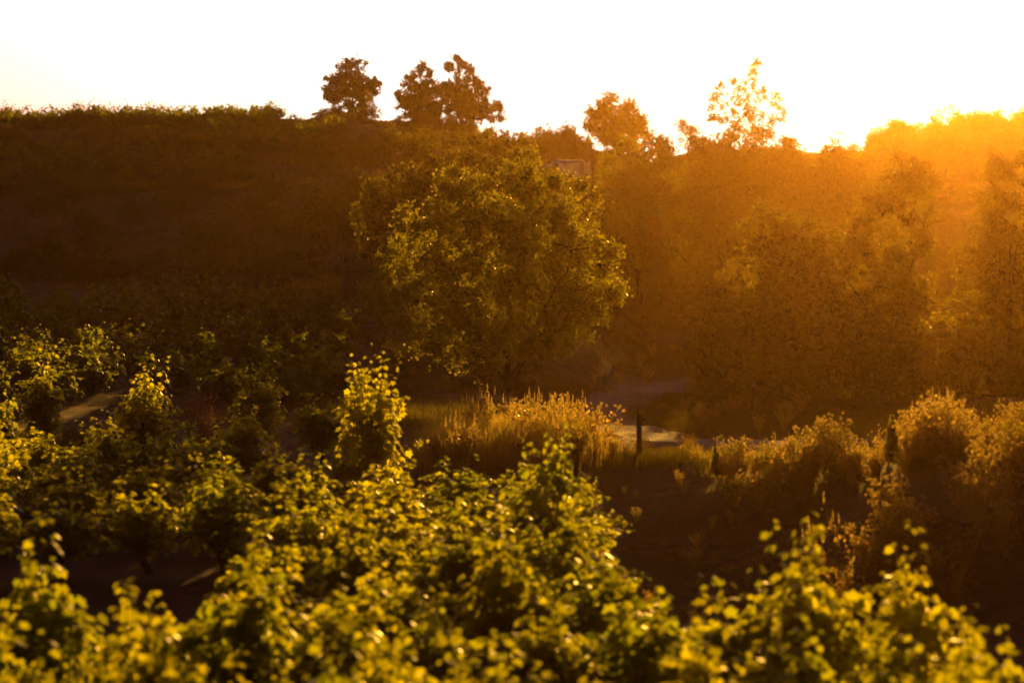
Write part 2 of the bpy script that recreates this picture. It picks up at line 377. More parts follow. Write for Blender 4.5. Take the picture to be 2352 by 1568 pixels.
# the vine at the end of the sixth row with its thick trunk showing
e = build_vine(make_vine(301, 1.85, .85, 20), M_VINE, X_at(1262, 49.5), 49.5, .4, (1, 1), 'bright grape vine at the row end with its dark trunk showing beside the bank', None)
# tall overgrown vines standing above the rows
def tall(px, d, h, sp_, canes, lab, seed):
    e = build_vine(make_vine(seed, h, sp_, canes, T_VINE, .12, 30, 420), M_VINE, X_at(px, d), d, seed, (1, 1), lab, None)
    e.name = 'overgrown_vine'
tall(862, 60, 2.35, .55, 26, 'tall column-shaped vine with a bright sunlit crest and right edge', 401)
tall(818, 61, 2.45, .35, 9, 'thin shaded vine shoots rising just left of the bright column-shaped vine', 406)
tall(100, 76, 2.15, .60, 20, 'tall pointed vine bush with glinting leaves at the far left', 402)
tall(335, 76, 1.95, .85, 22, 'rounded dark vine bush with a lit left shoulder', 403)
tall(590, 77, 2.0, .75, 22, 'rounded dark vine bush right of the reddish bare twigs', 404)
tall(735, 75, 1.4, .60, 16, 'low vine reaching shoots to the left of the bright column-shaped vine', 405)
tall(-5, 70, 1.9, .5, 12, 'vine cut by the left edge of the picture with orange-lit leaf tips', 407)

# dark vineyard on the slope behind and vine terraces: individuals first, the rest one mass
far = []
def vine_field(pxa, pxb, pya, pyb, step, rowstep, key, d_hint=(85, 300), yfun=None):
    d = d_hint[0]
    while d < d_hint[1]:
        x = X_at(pxa, d) + r.uniform(0, step)
        while x < X_at(pxb, d):
            px = 1176 + x / d * FPX; dd = DT(px, d); z = float(H(x * dd / d, dd)); py = 784 - (z - CZ) / dd * FPX
            if pya < py < pyb and (yfun is None or yfun(px, py)):
                d2 = DT(px, d); k2 = d2 / d
                far.append((x * k2 + r.normal() * .1, d2 + r.normal() * .15, key))
            x += step
        d += rowstep
vine_field(-60, 800, 700, 930, 1.65, 4.0, 0, (84, 160), lambda px, py: py > 690 + max(0, px - 480) * .12)
vine_field(-60, 560, 345, 415, 1.6, 3.2, 1, (217, 242), lambda px, py: py > 345)
vine_field(-60, 640, 268, 305, 0.88, 2.6, 2, (258, 271.5))
vine_field(450, 800, 295, 335, 1.4, 3.0, 3, (236, 262))
vine_field(1200, 1350, 300, 345, 1.4, 3.0, 4, (250, 276))
vine_field(1330, 1470, 330, 372, 1.4, 3.0, 5, (225, 262))
vine_field(1080, 1215, 285, 330, 1.6, 4.0, 6, (262, 284))
FL = ['small dark grape vine on the shaded slope behind the near vineyard', 'dim green grape vine on the lower hillside terrace at left', 'grape vine on the hilltop row, shoots against the white sky',
      'dim green grape vine on the short upper terrace below the pines', 'backlit grape vine on the skyline between the pines and the round tree', 'golden-green grape vine on the slope above the tarpaulin',
      'grape vine among the scrub under the right-hand pine']
FG = ['vines of the dark slope', 'vines of the lower terrace', 'vines of the hilltop row', 'vines of the upper terrace', 'vines on the skyline', 'vines above the tarpaulin', 'vines under the pine']
far.sort(key=lambda t: (t[2] == 0 and t[1] > 118, t[1]))
room = 296 - nv - 8
mass = Soup()
FM = [m[2] for m in LOWS]
fdat = []
for m in FM:
    v = np.empty(len(m.vertices) * 3, np.float32); m.vertices.foreach_get('co', v)
    p = np.empty(len(m.polygons) * 3, np.int32); m.loops.foreach_get('vertex_index', p)
    fdat.append((v.reshape(-1, 3).astype(float), p.reshape(-1, 3)))
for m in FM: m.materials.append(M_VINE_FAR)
nm_ = 0
for k, (x, y, key) in enumerate(far):
    j = int(r.integers(4)); a = r.uniform(0, 6.28); sc = r.uniform(.8, 1.15) * (.85 if key == 0 else .66); z = float(H(x, y)) - .05
    sz = (1.25 if key in (2, 4) else 1.0) * sc
    if k < room:
        o = bpy.data.objects.new('grape_vine', FM[j]); COL.objects.link(o)
        o.location = (x, y, z); o.rotation_euler = (0, 0, a); o.scale = (sc, sc, sz * (1.0 if key else .95))
        tag(o, FL[key], 'grape vine', FG[key])
    else:
        v, f = fdat[j]; ca, sa = math.cos(a), math.sin(a)
        V = np.stack([(v[:, 0] * ca - v[:, 1] * sa) * sc + x, (v[:, 0] * sa + v[:, 1] * ca) * sc + y, v[:, 2] * sz + z], -1)
        mass.add(V, f); nm_ += 1
if nm_:
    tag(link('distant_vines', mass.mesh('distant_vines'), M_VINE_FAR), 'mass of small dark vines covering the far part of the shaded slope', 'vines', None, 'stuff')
print('near vines', nv, 'far', len(far), 'mass', nm_)

# ------------------------------------------------------------------ trees and shrubs
def crown(lv, clusters, seed, tuft_r=.26, per_tuft=34, dens=9.0, lsize=.085, tpl=T_DIAMOND, shell=.55, flat=1.0, gap=0, gsize=1.3):
    """clusters: (x, y, z, r). tufts are spread over each cluster's shell, leaves round each tuft"""
    r = np.random.default_rng(seed); tufts = []
    for (x, y, z, R_) in clusters:
        n = max(5, int(dens * R_ * R_ * 4))
        d = rdir(r, n); rr = R_ * (shell + (1 - shell) * r.random(n)) * (1 + .16 * np.sin(d[:, 0] * 5 + x) * np.cos(d[:, 2] * 6 + z))
        tufts.append(np.array([x, y, z]) + d * rr[:, None] * [1, 1, flat])
        k = max(2, n // 7); d = rdir(r, k)                       # sprays sticking out
        tufts.append(np.array([x, y, z]) + d * (R_ * r.uniform(1.0, 1.22, k))[:, None] * [1, 1, flat])
    T = np.concatenate(tufts)
    if gap:
        q_ = 2 * np.pi / gsize; ph = seed * 1.7
        n_ = (np.sin(T[:, 0] * q_ + ph) * np.sin(T[:, 1] * q_ * .9 + T[:, 2] * 1.3) * np.sin(T[:, 2] * q_ * 1.1 + ph * .7) +
              .8 * np.sin(T[:, 0] * q_ * 2.1 + T[:, 2] * q_ * 1.2) * np.sin(T[:, 2] * q_ * 1.9 - T[:, 1] * q_ * 1.4 + ph) + r.normal(size=len(T)) * .18)
        T = T[n_ > gap - .6]
    m = len(T)
    tr_ = tuft_r * r.uniform(.5, 1.25, m)
    P = np.repeat(T, per_tuft, 0) + r.normal(size=(m * per_tuft, 3)) * np.repeat(tr_, per_tuft)[:, None] * .55
    n = len(P)
    leaves(lv, P, rdir(r, n) + [0, 0, -.15], rdir(r, n) + [0, 0, .4], lsize * r.uniform(.6, 1.25, n), tpl)

def limbs(sp, base, heads, r0, seed, fork=.35, wob=.12):
    r = np.random.default_rng(seed); base = np.asarray(base, float)
    heads = np.asarray(heads, float); top = heads.mean(0)
    fk = base + (top - base) * fork
    z = np.linspace(0, 1, 6)[:, None]
    tp = base + (fk - base) * z + r.normal(size=(6, 3)) * [wob * .4, wob * .4, 0] * (z > 0)
    tube(sp, tp, np.linspace(r0, r0 * .72, 6), 8)
    for h in heads:
        h = base + (h - base) * .86; t = np.linspace(0, 1, 8)[:, None]; st = tp[r.integers(3, 6)]
        mid = (st + h) / 2 + [0, 0, .15 * np.linalg.norm(h - st)]
        pts = (1 - t) ** 2 * st + 2 * t * (1 - t) * mid + t * t * h + r.normal(size=(8, 3)) * wob * t * .5
        tube(sp, pts, np.linspace(r0 * .36, r0 * .05, 8), 6)
        for _ in range(5):
            i = r.integers(3, 8); e = pts[i] + rdir(r, 1)[0] * r.uniform(.4, .9)
            tube(sp, np.linspace(pts[i], e, 4) + r.normal(size=(4, 3)) * .03, np.linspace(r0 * .14, r0 * .03, 4), 4)

def tree(name, px, d, clusters, label, cat, mat, seed, r0=.14, group=None, depth=1.0, fork=.35, nl=9, knobs=True, **kw):
    """clusters as (px, py, r px) at distance d; each gets a depth of its own"""
    r = np.random.default_rng(seed); s = d / FPX
    x0 = X_at(px, d); z0 = float(H(x0, d)) - .1
    cl = []
    kn = []
    for (cx, cy_, cr) in clusters:
        for _ in range(3 if cr > 24 else 1):
            a = r.uniform(0, 6.28); kn.append((cx + math.cos(a) * cr * 1.02, cy_ + math.sin(a) * cr * 1.0, cr * r.uniform(.20, .36)))
    clusters = [(cx, cy_, cr * .90) for (cx, cy_, cr) in clusters] + [k_ for k_ in kn if knobs]
    for (cx, cy_, cr) in clusters:
        yy = r.uniform(-1, 1) * depth
        cl.append(((cx - 1176) * s - x0, yy, CZ + (784 - cy_) * s - z0, cr * s))
    if kw.pop('back', True):
        for (x, y, z, R_) in [c_ for c_ in cl if c_[3] > 26 * s]: cl.append((x * .8 + r.normal() * .2, y + r.choice([-1, 1]) * depth * .9, z * .93, R_ * .8))
    e = empty(name, (x0, d, z0))
    lv = Soup(); crown(lv, cl, seed, **kw); c = link('crown', lv.mesh('crown'), mat, e)
    sp = Soup(); hd = [cl[i][:3] for i in r.permutation(len(cl))[:nl]]
    limbs(sp, (0, 0, 0), hd, r0, seed, fork); link('trunk', sp.mesh('trunk', True), M_BARK, e)
    tag(e, label, cat, group); return e

tree('oak_tree', 1240, 104, [(1062, 462, 62), (1045, 420, 28), (1098, 425, 24), (1000, 560, 85), (1190, 455, 72), (1212, 395, 34), (1175, 405, 22), (1255, 545, 105), (1120, 570, 105), (1335, 545, 62), (1290, 455, 52), (1240, 420, 30),
     (1352, 650, 62), (925, 640, 66), (865, 690, 36), (845, 660, 20), (935, 500, 20), (950, 535, 26), (890, 570, 26), (880, 600, 24), (1000, 690, 105), (1150, 700, 115), (1275, 690, 95), (1395, 650, 26), (1380, 700, 34), (1325, 745, 50), (1100, 800, 80), (950, 775, 55), (1215, 790, 45), (870, 745, 26), (1010, 470, 26), (1290, 800, 20), (1385, 590, 28)],
     'large broad green oak with lit leaf edges beside the golden weeds', 'oak tree', M_OAK, 21, r0=.2, depth=1.9, dens=24, per_tuft=38, tuft_r=.22, lsize=.095, nl=9, gap=.55, gsize=1.45)

BUSH = dict(dens=24, per_tuft=30, lsize=.125, tuft_r=.27, gap=.34, gsize=2.5)
# the tall mass on the right
tree('broadleaf_tree', 1470, 196, [(1420, 420, 55), (1480, 370, 55), (1530, 400, 60), (1450, 480, 75), (1540, 500, 85), (1410, 540, 50), (1480, 590, 80), (1560, 620, 75), (1520, 330, 28), (1440, 350, 22), (1390, 470, 25)],
     'dim brownish tree standing right behind the big oak', 'tree', M_OAK, 31, depth=2.0, **BUSH)
tree('broadleaf_tree', 1700, 180, [(1640, 390, 75), (1720, 380, 80), (1590, 480, 90), (1690, 500, 110), (1780, 470, 95), (1620, 620, 95), (1730, 640, 120), (1660, 760, 90), (1760, 790, 100), (1620, 850, 60), (1700, 880, 70), (1610, 360, 30), (1790, 370, 40), (1660, 330, 24)],
     'broad tree in the middle of the right-hand tree mass, behind the slim post', 'tree', M_AMBER, 32, r0=.2, depth=2.2, **BUSH)
tree('broadleaf_tree', 1900, 182, [(1850, 400, 70), (1930, 410, 70), (1880, 500, 95), (1990, 400, 45), (1980, 480, 60), (1850, 630, 105), (1960, 600, 70), (1850, 760, 100), (1900, 860, 80), (1820, 880, 60), (1900, 345, 22), (1830, 345, 24)],
     'tall tree right of the middle of the right-hand tree mass, glowing amber', 'tree', M_AMBER, 33, r0=.18, depth=2.0, **BUSH)
tree('broadleaf_tree', 2040, 128, [(2090, 400, 40), (2050, 440, 55), (2100, 480, 35), (2010, 500, 50), (2080, 560, 45), (2020, 610, 50), (2060, 680, 60), (2110, 670, 30), (2000, 720, 60), (2050, 790, 55), (2090, 720, 32), (1990, 840, 50), (2120, 740, 16), (2060, 370, 18), (2130, 400, 26), (2125, 480, 20), (2115, 560, 25), (2140, 690, 16), (2100, 640, 36), (1960, 560, 60), (1960, 680, 60)],
     'loose-edged tree with ragged golden sprays on the right flank of the tree mass', 'tree', M_AMBER, 34, r0=.13, depth=1.2, dens=34, per_tuft=28, lsize=.10, tuft_r=.20, gap=.4, gsize=1.2, nl=5)
tree('broadleaf_tree', 2320, 126, [(2290, 390, 26), (2330, 400, 35), (2270, 460, 40), (2330, 500, 70), (2250, 540, 40), (2300, 600, 70), (2220, 600, 28), (2370, 600, 80), (2250, 680, 50), (2330, 720, 90), (2210, 700, 26), (2260, 790, 60), (2350, 830, 80), (2230, 760, 26), (2195, 580, 16), (2290, 350, 14)],
     'pointed tree with sparse golden edge cut by the right side of the picture', 'tree', M_AMBER, 35, r0=.15, depth=1.4, dens=34, per_tuft=28, lsize=.10, tuft_r=.20, gap=.4, gsize=1.2, nl=5)
tree('broadleaf_tree', 2560, 150, [(2540, 480, 80), (2600, 520, 80), (2500, 600, 80), (2580, 650, 100), (2520, 760, 90), (2620, 780, 90)],
     'amber tree just beyond the right edge of the picture', 'tree', M_AMBER, 39, depth=1.8, **BUSH)
tree('slender_tree', 1712, 196, [(1735, 160, 12), (1722, 190, 20), (1690, 195, 18), (1650, 205, 16), (1745, 215, 20), (1700, 225, 30), (1640, 235, 22), (1780, 235, 22), (1730, 255, 30), (1670, 262, 30), (1795, 262, 16), (1640, 275, 16), (1710, 290, 32), (1765, 280, 18), (1680, 310, 28), (1740, 312, 24), (1738, 145, 7)],
     'slim airy tree with see-through crown rising highest above the tree mass', 'tree', M_AMBER, 36, r0=.09, depth=.8, dens=15, per_tuft=20, lsize=.12, tuft_r=.17, back=False, fork=.66, nl=16, knobs=False)
for i, (px, d, cl, lb) in enumerate([
        (1640, 124, [(1630, 700, 50), (1680, 680, 60), (1620, 780, 50), (1680, 790, 80), (1620, 860, 45), (1700, 880, 70), (1640, 920, 40)], 'low dense dark tree at the left foot of the tree mass beside the track'),
        (1800, 120, [(1775, 545, 66), (1850, 555, 72), (1800, 620, 80), (1880, 640, 60), (1770, 690, 70), (1850, 710, 70), (1760, 800, 80), (1850, 820, 85), (1790, 890, 60), (1880, 900, 60)], 'dense dark tree of middle height right behind the slim post'),  # upper crown raised with added clusters to cast shade round the thick post
        (1980, 116, [(1940, 760, 60), (2010, 800, 65), (2080, 810, 55), (1970, 870, 60), (2050, 890, 60), (2110, 880, 45)], 'low dark tree under the loose-edged tree on the flank of the mass'),
        (2210, 112, [(2160, 800, 50), (2230, 780, 50), (2190, 860, 60), (2260, 850, 60), (2320, 870, 60), (2350, 900, 60), (2130, 870, 40)], 'low dark tree filling the foot of the gap left of the pointed tree')]):
    tree('broadleaf_tree', px, d, cl, lb, 'tree', M_AMBER, 350 + i, r0=.1, depth=1.4, dens=22, per_tuft=28, lsize=.12, tuft_r=.25, gap=.1, gsize=1.6)
tree('small_tree', 1575, 206, [(1575, 300, 20), (1560, 292, 12), (1592, 290, 10), (1575, 325, 24)],
     'little bushy treetop poking up left of the slim airy tree', 'tree', M_AMBER, 37, r0=.07, depth=.4, dens=14, per_tuft=24, lsize=.09)
tree('round_tree', 1415, 236.2, [(1410, 265, 36), (1375, 280, 26), (1450, 275, 34), (1400, 295, 42), (1470, 295, 26), (1355, 275, 15), (1430, 310, 40), (1480, 290, 16), (1395, 245, 14)],
     'round dark tree alone on the skyline right of the pines', 'tree', M_AMBER, 38, r0=.2, depth=1.6, dens=9, per_tuft=24, lsize=.17, tuft_r=.34)
# thicket climbing the slope behind the oak
for i, (px, d, cl, lb) in enumerate([
        (1190, 140, [(1180, 385, 34), (1215, 400, 40), (1150, 395, 34), (1195, 450, 60), (1130, 440, 50), (1240, 470, 50), (1180, 520, 60)], 'knobbly dark thicket tree with the highest top right behind the oak'),
        (1060, 134, [(1060, 375, 28), (1030, 390, 30), (1090, 392, 30), (1060, 440, 60), (1010, 450, 45), (1110, 470, 50), (1060, 520, 65)], 'knobbly dark thicket tree rising above the oak top'),
        (960, 128, [(955, 405, 32), (985, 400, 30), (930, 430, 36), (960, 470, 60), (910, 500, 48), (985, 540, 60)], 'brown thicket tree left of the oak top'),
        (880, 130, [(880, 440, 30), (860, 460, 32), (895, 490, 45), (845, 520, 40), (890, 570, 52)], 'lower brown thicket tree on the slope above the stone hut'),
        (1330, 160, [(1330, 455, 34), (1365, 450, 30), (1300, 480, 40), (1350, 500, 50), (1310, 540, 50)], 'bush-like thicket tree below the tarpaulin')]):
    tree('thicket_tree', px, d, cl, lb, 'tree', M_SCRUB, 330 + i, depth=1.3, dens=16, per_tuft=26, lsize=.12, tuft_r=.24, r0=.1, gap=.3, gsize=1.4)
# pines on the hilltop
PK = dict(dens=26.0, per_tuft=34, lsize=.115, tuft_r=.16, flat=.75, gap=.4, gsize=.7)
tree('pine_tree', 803, 214.7, [(805, 145, 18), (790, 162, 24), (822, 165, 24), (770, 180, 20), (805, 185, 32), (835, 188, 20), (855, 198, 15), (765, 200, 20), (752, 208, 12), (800, 210, 28), (845, 210, 18), (775, 222, 22), (820, 228, 20), (745, 205, 10), (865, 205, 9), (760, 225, 16), (790, 236, 22), (850, 190, 16), (780, 195, 26), (830, 205, 26), (812, 250, 22)],
     'leftmost pine on the hilltop, rounded crown above the dark shrub', 'pine tree', M_PINE, 41, r0=.18, depth=1.1, **PK)
tree('pine_tree', 967, 213.4, [(968, 160, 13), (955, 180, 20), (985, 185, 20), (935, 195, 16), (965, 205, 30), (1000, 205, 18), (930, 220, 16), (950, 235, 30), (990, 235, 28), (925, 245, 18), (970, 258, 28), (940, 262, 20), (1000, 255, 24), (915, 230, 9), (960, 225, 26), (985, 160, 8), (1012, 215, 14), (990, 272, 22), (1025, 235, 20)],
     'middle pine on the hilltop with a loose narrow top', 'pine tree', M_PINE, 42, r0=.18, depth=1.1, **PK)
tree('pine_tree', 1068, 219.2, [(1055, 143, 14), (1062, 160, 22), (1035, 160, 13), (1080, 185, 24), (1050, 190, 26), (1105, 200, 16), (1065, 215, 34), (1105, 225, 20), (1040, 235, 24), (1085, 245, 32), (1110, 245, 18), (1050, 262, 26), (1090, 268, 26), (1122, 235, 10), (1118, 205, 9), (1028, 148, 7), (1030, 205, 16), (1095, 190, 12), (1072, 145, 9), (1060, 235, 30)],
     'right-hand pine on the hilltop, tallest and densest', 'pine tree', M_PINE, 43, r0=.2, depth=1.1, **PK)
tree('small_pine', 1135, 224.6, [(1140, 240, 10), (1130, 250, 10), (1145, 262, 12), (1125, 265, 12)],
     'tiny leaning pine at the foot of the right-hand hilltop pine', 'pine tree', M_PINE, 44, r0=.05, depth=.4, dens=8, per_tuft=24, lsize=.13, tuft_r=.2)

def make_shrub(seed, mat, R_=1.0, n=9, lsize=.085, dens=26, per=26):
    r = np.random.default_rng(seed); cl = []
    for i in range(n):
        a = r.uniform(0, 6.28); q_ = r.uniform(0, .75) * R_
        cl.append((math.cos(a) * q_, math.sin(a) * q_, r.uniform(.25, 1.05) * R_ * (1.15 - .5 * q_ / R_), r.uniform(.25, .5) * R_))
    lv = Soup(); crown(lv, cl, seed, tuft_r=.17, per_tuft=per, dens=dens, lsize=lsize, gap=.35, gsize=.8)
    sp = Soup(); limbs(sp, (0, 0, -.1), [c[:3] for c in cl[:6]], .05, seed, .2)
    me = lv.mesh('shrub_leaves'); me.materials.append(mat); st = sp.mesh('shrub_stems', True); st.materials.append(M_BARK)
    return me, st
SH = [make_shrub(50 + i, M_SCRUB) for i in range(6)]
def shrub(x, y, sc, label, group=None, name='scrub_bush', k=None, sz=1.0, cat='bush'):
    k = int(r.integers(len(SH))) if k is None else k
    e = empty(name, (x, y, float(H(x, y)) - .05 * sc), r.uniform(0, 6.28)); e.scale = (sc, sc, sc * sz)
    link('foliage', SH[k][0], None, e); link('stems', SH[k][1], None, e)
    tag(e, label, cat, group); return e
def shrub_px(px, py, w_px, label, group=None, d=None, sz=1.0, **kw):
    """a bush whose foot shows at px, py and which is w_px wide"""
    if d is None:
        h = hit(px, py)
        if h is None: return None
        x, d = h
    else: x = X_at(px, d)
    return shrub(x, d, w_px / 2 * d / FPX * .82, label, group, sz=sz, **kw)

shrub_px(838, 278, 125, 'dark dense shrub at the right foot of the leftmost pine', k=0, sz=.95, d=210)
shrub_px(560, 395, 92, 'rounded bush alone on the terrace with lit top twigs', k=1, sz=.85)
shrub_px(920, 285, 60, 'low dark shrub left of the middle pine', k=2, sz=.6, d=209)
# scrub belts: boxes in the picture that the ground under them is planted with
def belt(n, pa, pb, ya, yb, wa, wb, label, group, seed, keep=None, sz=1.0):
    rr = np.random.default_rng(seed); m = 0; t = 0; done = []
    while m < n and t < n * 12:
        t += 1
        px, py = rr.uniform(pa, pb), rr.uniform(ya, yb); w_ = rr.uniform(wa, wb)
        if keep is not None and not keep(px, py): continue
        h = hit(px, py)
        if h is None or on_track(h[0], h[1], 2.6)[0]: continue
        if any((h[0] - a) ** 2 + ((h[1] - b) * .4) ** 2 < (.30 * w_ * h[1] / FPX) ** 2 for a, b in done): continue
        shrub(h[0], h[1], w_ / 2 * h[1] / FPX * .85, label, group, sz=sz * rr.uniform(.8, 1.15)); done.append(h); m += 1
belt(26, 640, 1340, 318, 372, 80, 130, 'dense scrub bush of the dark hedge crossing the hill below the pines', 'bushes of the upper hedge', 61, lambda px, py: py > 395 - px * .06)
belt(9, 630, 775, 247, 268, 40, 66, 'small low bush on the crest between the hilltop vines and the leftmost pine', 'bushes on the crest by the leftmost pine', 76, None, .6)
belt(12, 940, 1260, 275, 312, 55, 90, 'low bush on the hill crest at the feet of the pines', 'bushes at the feet of the pines', 62, None, .7)
belt(30, 720, 1330, 405, 560, 100, 165, 'brown scrub bush on the steep slope behind the big oak', 'scrub on the slope behind the oak', 63, lambda px, py: py > 640 - px * .22 and not (1220 < px < 1400 and py < 440))
belt(36, 0, 900, 455, 660, 80, 150, 'dark bush on the shaded lower hillside at left', 'scrub of the shaded hillside', 64, None, .75)
belt(10, -20, 700, 300, 318, 60, 110, 'low dark scrub on the bank below the hilltop vines', 'scrub on the upper terrace bank', 65, None, .4)
belt(9, -20, 480, 418, 440, 60, 100, 'low scrub on the terrace edge under the dim green vines', 'scrub on the lower terrace edge', 66, None, .4)
belt(26, 1330, 1600, 400, 560, 90, 150, 'scrub bush on the slope behind the brownish tree', 'scrub behind the brownish tree', 67)
belt(12, 1380, 1600, 690, 745, 60, 100, 'dim olive bush above the upper bend of the track', 'bushes above the upper bend', 68, None, .8)
belt(16, 1400, 1600, 850, 888, 50, 80, 'low green bush between the two visible bends of the track', 'bushes between the bends', 69, None, .42)
belt(52, 1960, 2400, 370, 650, 80, 140, 'amber-lit bush on the slope in the gap between the right-hand trees', 'bushes in the gap', 70)
belt(14, 2060, 2380, 700, 880, 90, 150, 'dark brown bush at the foot of the right-hand trees', 'bushes under the right-hand trees', 71)
belt(22, 860, 1240, 830, 905, 60, 100, 'dark bush in the shade under the big oak', 'bushes under the oak', 72, None, .9)
belt(12, 560, 860, 610, 700, 50, 90, 'dark bush beside the stone hut', 'bushes round the hut', 73, lambda px, py: px < 770, .8)
belt(14, 1600, 2050, 880, 985, 80, 130, 'low dark bush along the foot of the right-hand tree mass', 'bushes along the foot of the trees', 74, None, .7)
for i, (px, d, w_) in enumerate([(1700, 65.5, 60), (1760, 65, 80), (1850, 64.5, 90), (1930, 64, 110), (1990, 62, 90), (2060, 63, 120), (2130, 60, 110), (2190, 62, 130), (2260, 59, 120), (2330, 61, 140), (1890, 62, 80), (2080, 57, 100), (2160, 55, 120), (2240, 54, 120), (2330, 56, 150), (1990, 57, 90)]):
    shrub_px(px, 0, w_, 'low dark bramble thicket under the golden weeds along the bank crest', 'brambles under the crest weeds', d=d, name='bramble_bush', sz=.62)
belt(34, 1290, 1640, 540, 735, 100, 150, 'bush in the dim hollow between oak and tree mass', 'bushes in the hollow', 75)

# wooded far hill on the right: separate tree crowns
rr = np.random.default_rng(77)
CR = []
for s in range(3):
    lv = Soup(); cl = [(rr.normal() * 1.0, rr.normal() * 1.0, 2.2 + rr.normal() * .7, rr.uniform(.8, 1.3)) for _ in range(7)]
    crown(lv, cl, 80 + s, tuft_r=.45, per_tuft=16, dens=3.0, lsize=.26)
    sp = Soup(); limbs(sp, (0, 0, -.2), [c[:3] for c in cl[:4]], .12, s, .3)
    a = lv.mesh('hill_crown'); a.materials.append(M_OAK); b = sp.mesh('hill_trunk', True); b.materials.append(M_BARK); CR.append((a, b))
done = []
for i in range(900):
    px = rr.uniform(2010, 2420); d = rr.uniform(232, 262); x = X_at(px, d)
    if any((x - a) ** 2 + (d - b) ** 2 < 1.25 ** 2 for a, b in done): continue
    if px < 2080 and d < 240: continue
    done.append((x, d)); s = rr.uniform(.30, .58)
    if len(done) > 165: break
    e = empty('hill_tree', (x, d, float(H(x, d)) - .2), rr.uniform(0, 6)); e.scale = (s, s, s)
    a, b = CR[i % 3]; link('crown', a, None, e); link('trunk', b, None, e)
    tag(e, 'rounded tree in the hazy orange wood on the distant right-hand hill', 'tree', 'trees of the distant hill')

# ------------------------------------------------------------------ grass and weeds
def blades(name, n, sampler, h, wdt, label, mat, seed, lean=.35):
    r_ = np.random.default_rng(seed); X, Y = sampler(r_, n); Z = H(X, Y); n = len(X)
    hh = h * r_.uniform(.45, 1.25, n); a = r_.uniform(0, 6.28, n); bd = r_.normal(size=(n, 2)) * lean * hh[:, None]
    wx = np.stack([np.cos(a), np.sin(a), 0 * a], -1) * (wdt * r_.uniform(.6, 1.3, n))[:, None]
    B = np.stack([X, Y, Z - .03], -1); Mi = B + np.stack([bd[:, 0] * .3, bd[:, 1] * .3, hh * .6], -1); T = B + np.stack([bd[:, 0], bd[:, 1], hh], -1)
    V = np.stack([B - wx, B + wx, Mi + wx * .6, Mi - wx * .6, T], 1)
    i = (np.arange(n) * 5)[:, None]
    F = np.concatenate([i + [0, 1, 2], i + [0, 2, 3], i + [3, 2, 4]])
    o = link(name, mesh_np(name, V.reshape(-1, 3), F, 3), mat); tag(o, label, 'grass', None, 'stuff'); return o
def samp(boxes, patch=.0, avoid=True):
    def f(r_, n):
        out = []
        k = n // len(boxes)
        for (pa, pb, da, db) in boxes:
            d = r_.uniform(da, db, k * 2); px = r_.uniform(pa, pb, k * 2); kk = np.interp(px, [1000, 1700], [.62, 1.0]); d = np.where(d < 95, d, 95 + (d - 95) * kk); X = X_at(px, d)
            if patch: 
                keep = (np.sin(X * 1.7 + d * .6) + np.sin(d * 1.3 - X * .8 + 2) + r_.normal(size=len(X)) * .6) > patch
                X, d = X[keep], d[keep]
            X, d = X[:k], d[:k]
            out.append((X, d))
        X = np.concatenate([a for a, _ in out]); Y = np.concatenate([b for _, b in out])
        if avoid:
            t = TRK[::4]; D = np.min((X[:, None] - t[None, :, 0]) ** 2 + (Y[:, None] - t[None, :, 1]) ** 2, 1)
            m = D > 1.1 ** 2; X, Y = X[m], Y[m]
        return X, Y
    return f
def gsamp(spots):
    """soft-edged patches: (px, distance, half width x, half width y, share)"""
    tot = sum(t[4] for t in spots)
    def f(r_, n):
        XX, YY = [], []
        for (px, d, sx, sy, sh) in spots:
            k = int(n * sh / tot); a = r_.normal(size=(k, 2)) * .55
            XX.append(X_at(px, d) + a[:, 0] * sx); YY.append(d + a[:, 1] * sy)
        X = np.concatenate(XX); Y = np.concatenate(YY); t = TRK[::3]
        D = np.min((X[:, None] - t[None, :, 0]) ** 2 + (Y[:, None] - t[None, :, 1]) ** 2, 1); m = D > (1.1 + .2 * np.sin(X * 3)) ** 2
        return X[m], Y[m]
    return f
blades('hillside_grass', 90000, samp([(-100, 900, 165, 250), (500, 1400, 120, 250), (500, 800, 120, 165), (1300, 1900, 150, 260), (-100, 600, 236, 244), (-100, 600, 212, 219)], .1), .38, .012, 'dim dry grass over the shaded hillside and its terrace banks', M_SCRUB, 91)
blades('terrace_grass', 26000, samp([(120, 640, 214, 219), (280, 720, 239, 245), (640, 760, 246, 262), (560, 800, 146, 160), (1000, 1300, 262, 276)], 0, False), .34, .012, 'dry grass fringing the terrace edges on the left hill, sunlit tone put into its colour', M_WEED, 95)  # light on the terrace lips imitated by a paler leaf colour
blades('verge_grass', 96000, gsamp([(1500, 94, 2.2, 6, 2), (1750, 95, 3.5, 9, 4), (2100, 92, 3.5, 12, 4), (1330, 120, 2.0, 8, 1), (1450, 165, 2.5, 14, 2), (1100, 100, 3.0, 8, 2), (2200, 70, 3, 2, 1), (900, 95, 2.5, 6, 1), (1480, 100, 1.2, 7, 2), (1330, 104, 1.0, 8, 1.5), (1560, 118, 1.5, 8, 2), (200, 81, 2.2, 3.5, 1.6), (-40, 79, 2.0, 3, .8), (1510, 70.5, .9, 1.5, 1.0)]), .26, .007, 'low brownish grass along the verges of the dirt track', M_SCRUB, 92)
blades('bank_grass', 26000, gsamp([(1450, 60, 1.6, 5, 2), (1650, 62, 2, 4, 2), (1600, 52, 3, 5, 2), (1900, 55, 2, 4, 2), (2200, 53, 3, 5, 2), (1350, 68, 1.0, 2, 1)]), .10, .005, 'short dry tufts on the bare earth bank', M_SCRUB, 93)
blades('clump_grass', 20000, gsamp([(1180, 73, 1.25, 2.8, 3), (1080, 74, .8, 2.0, 1)]), .75, .005, 'tall dense golden grass of the sunlit weed clump before the oak', M_DRY, 94, .28)

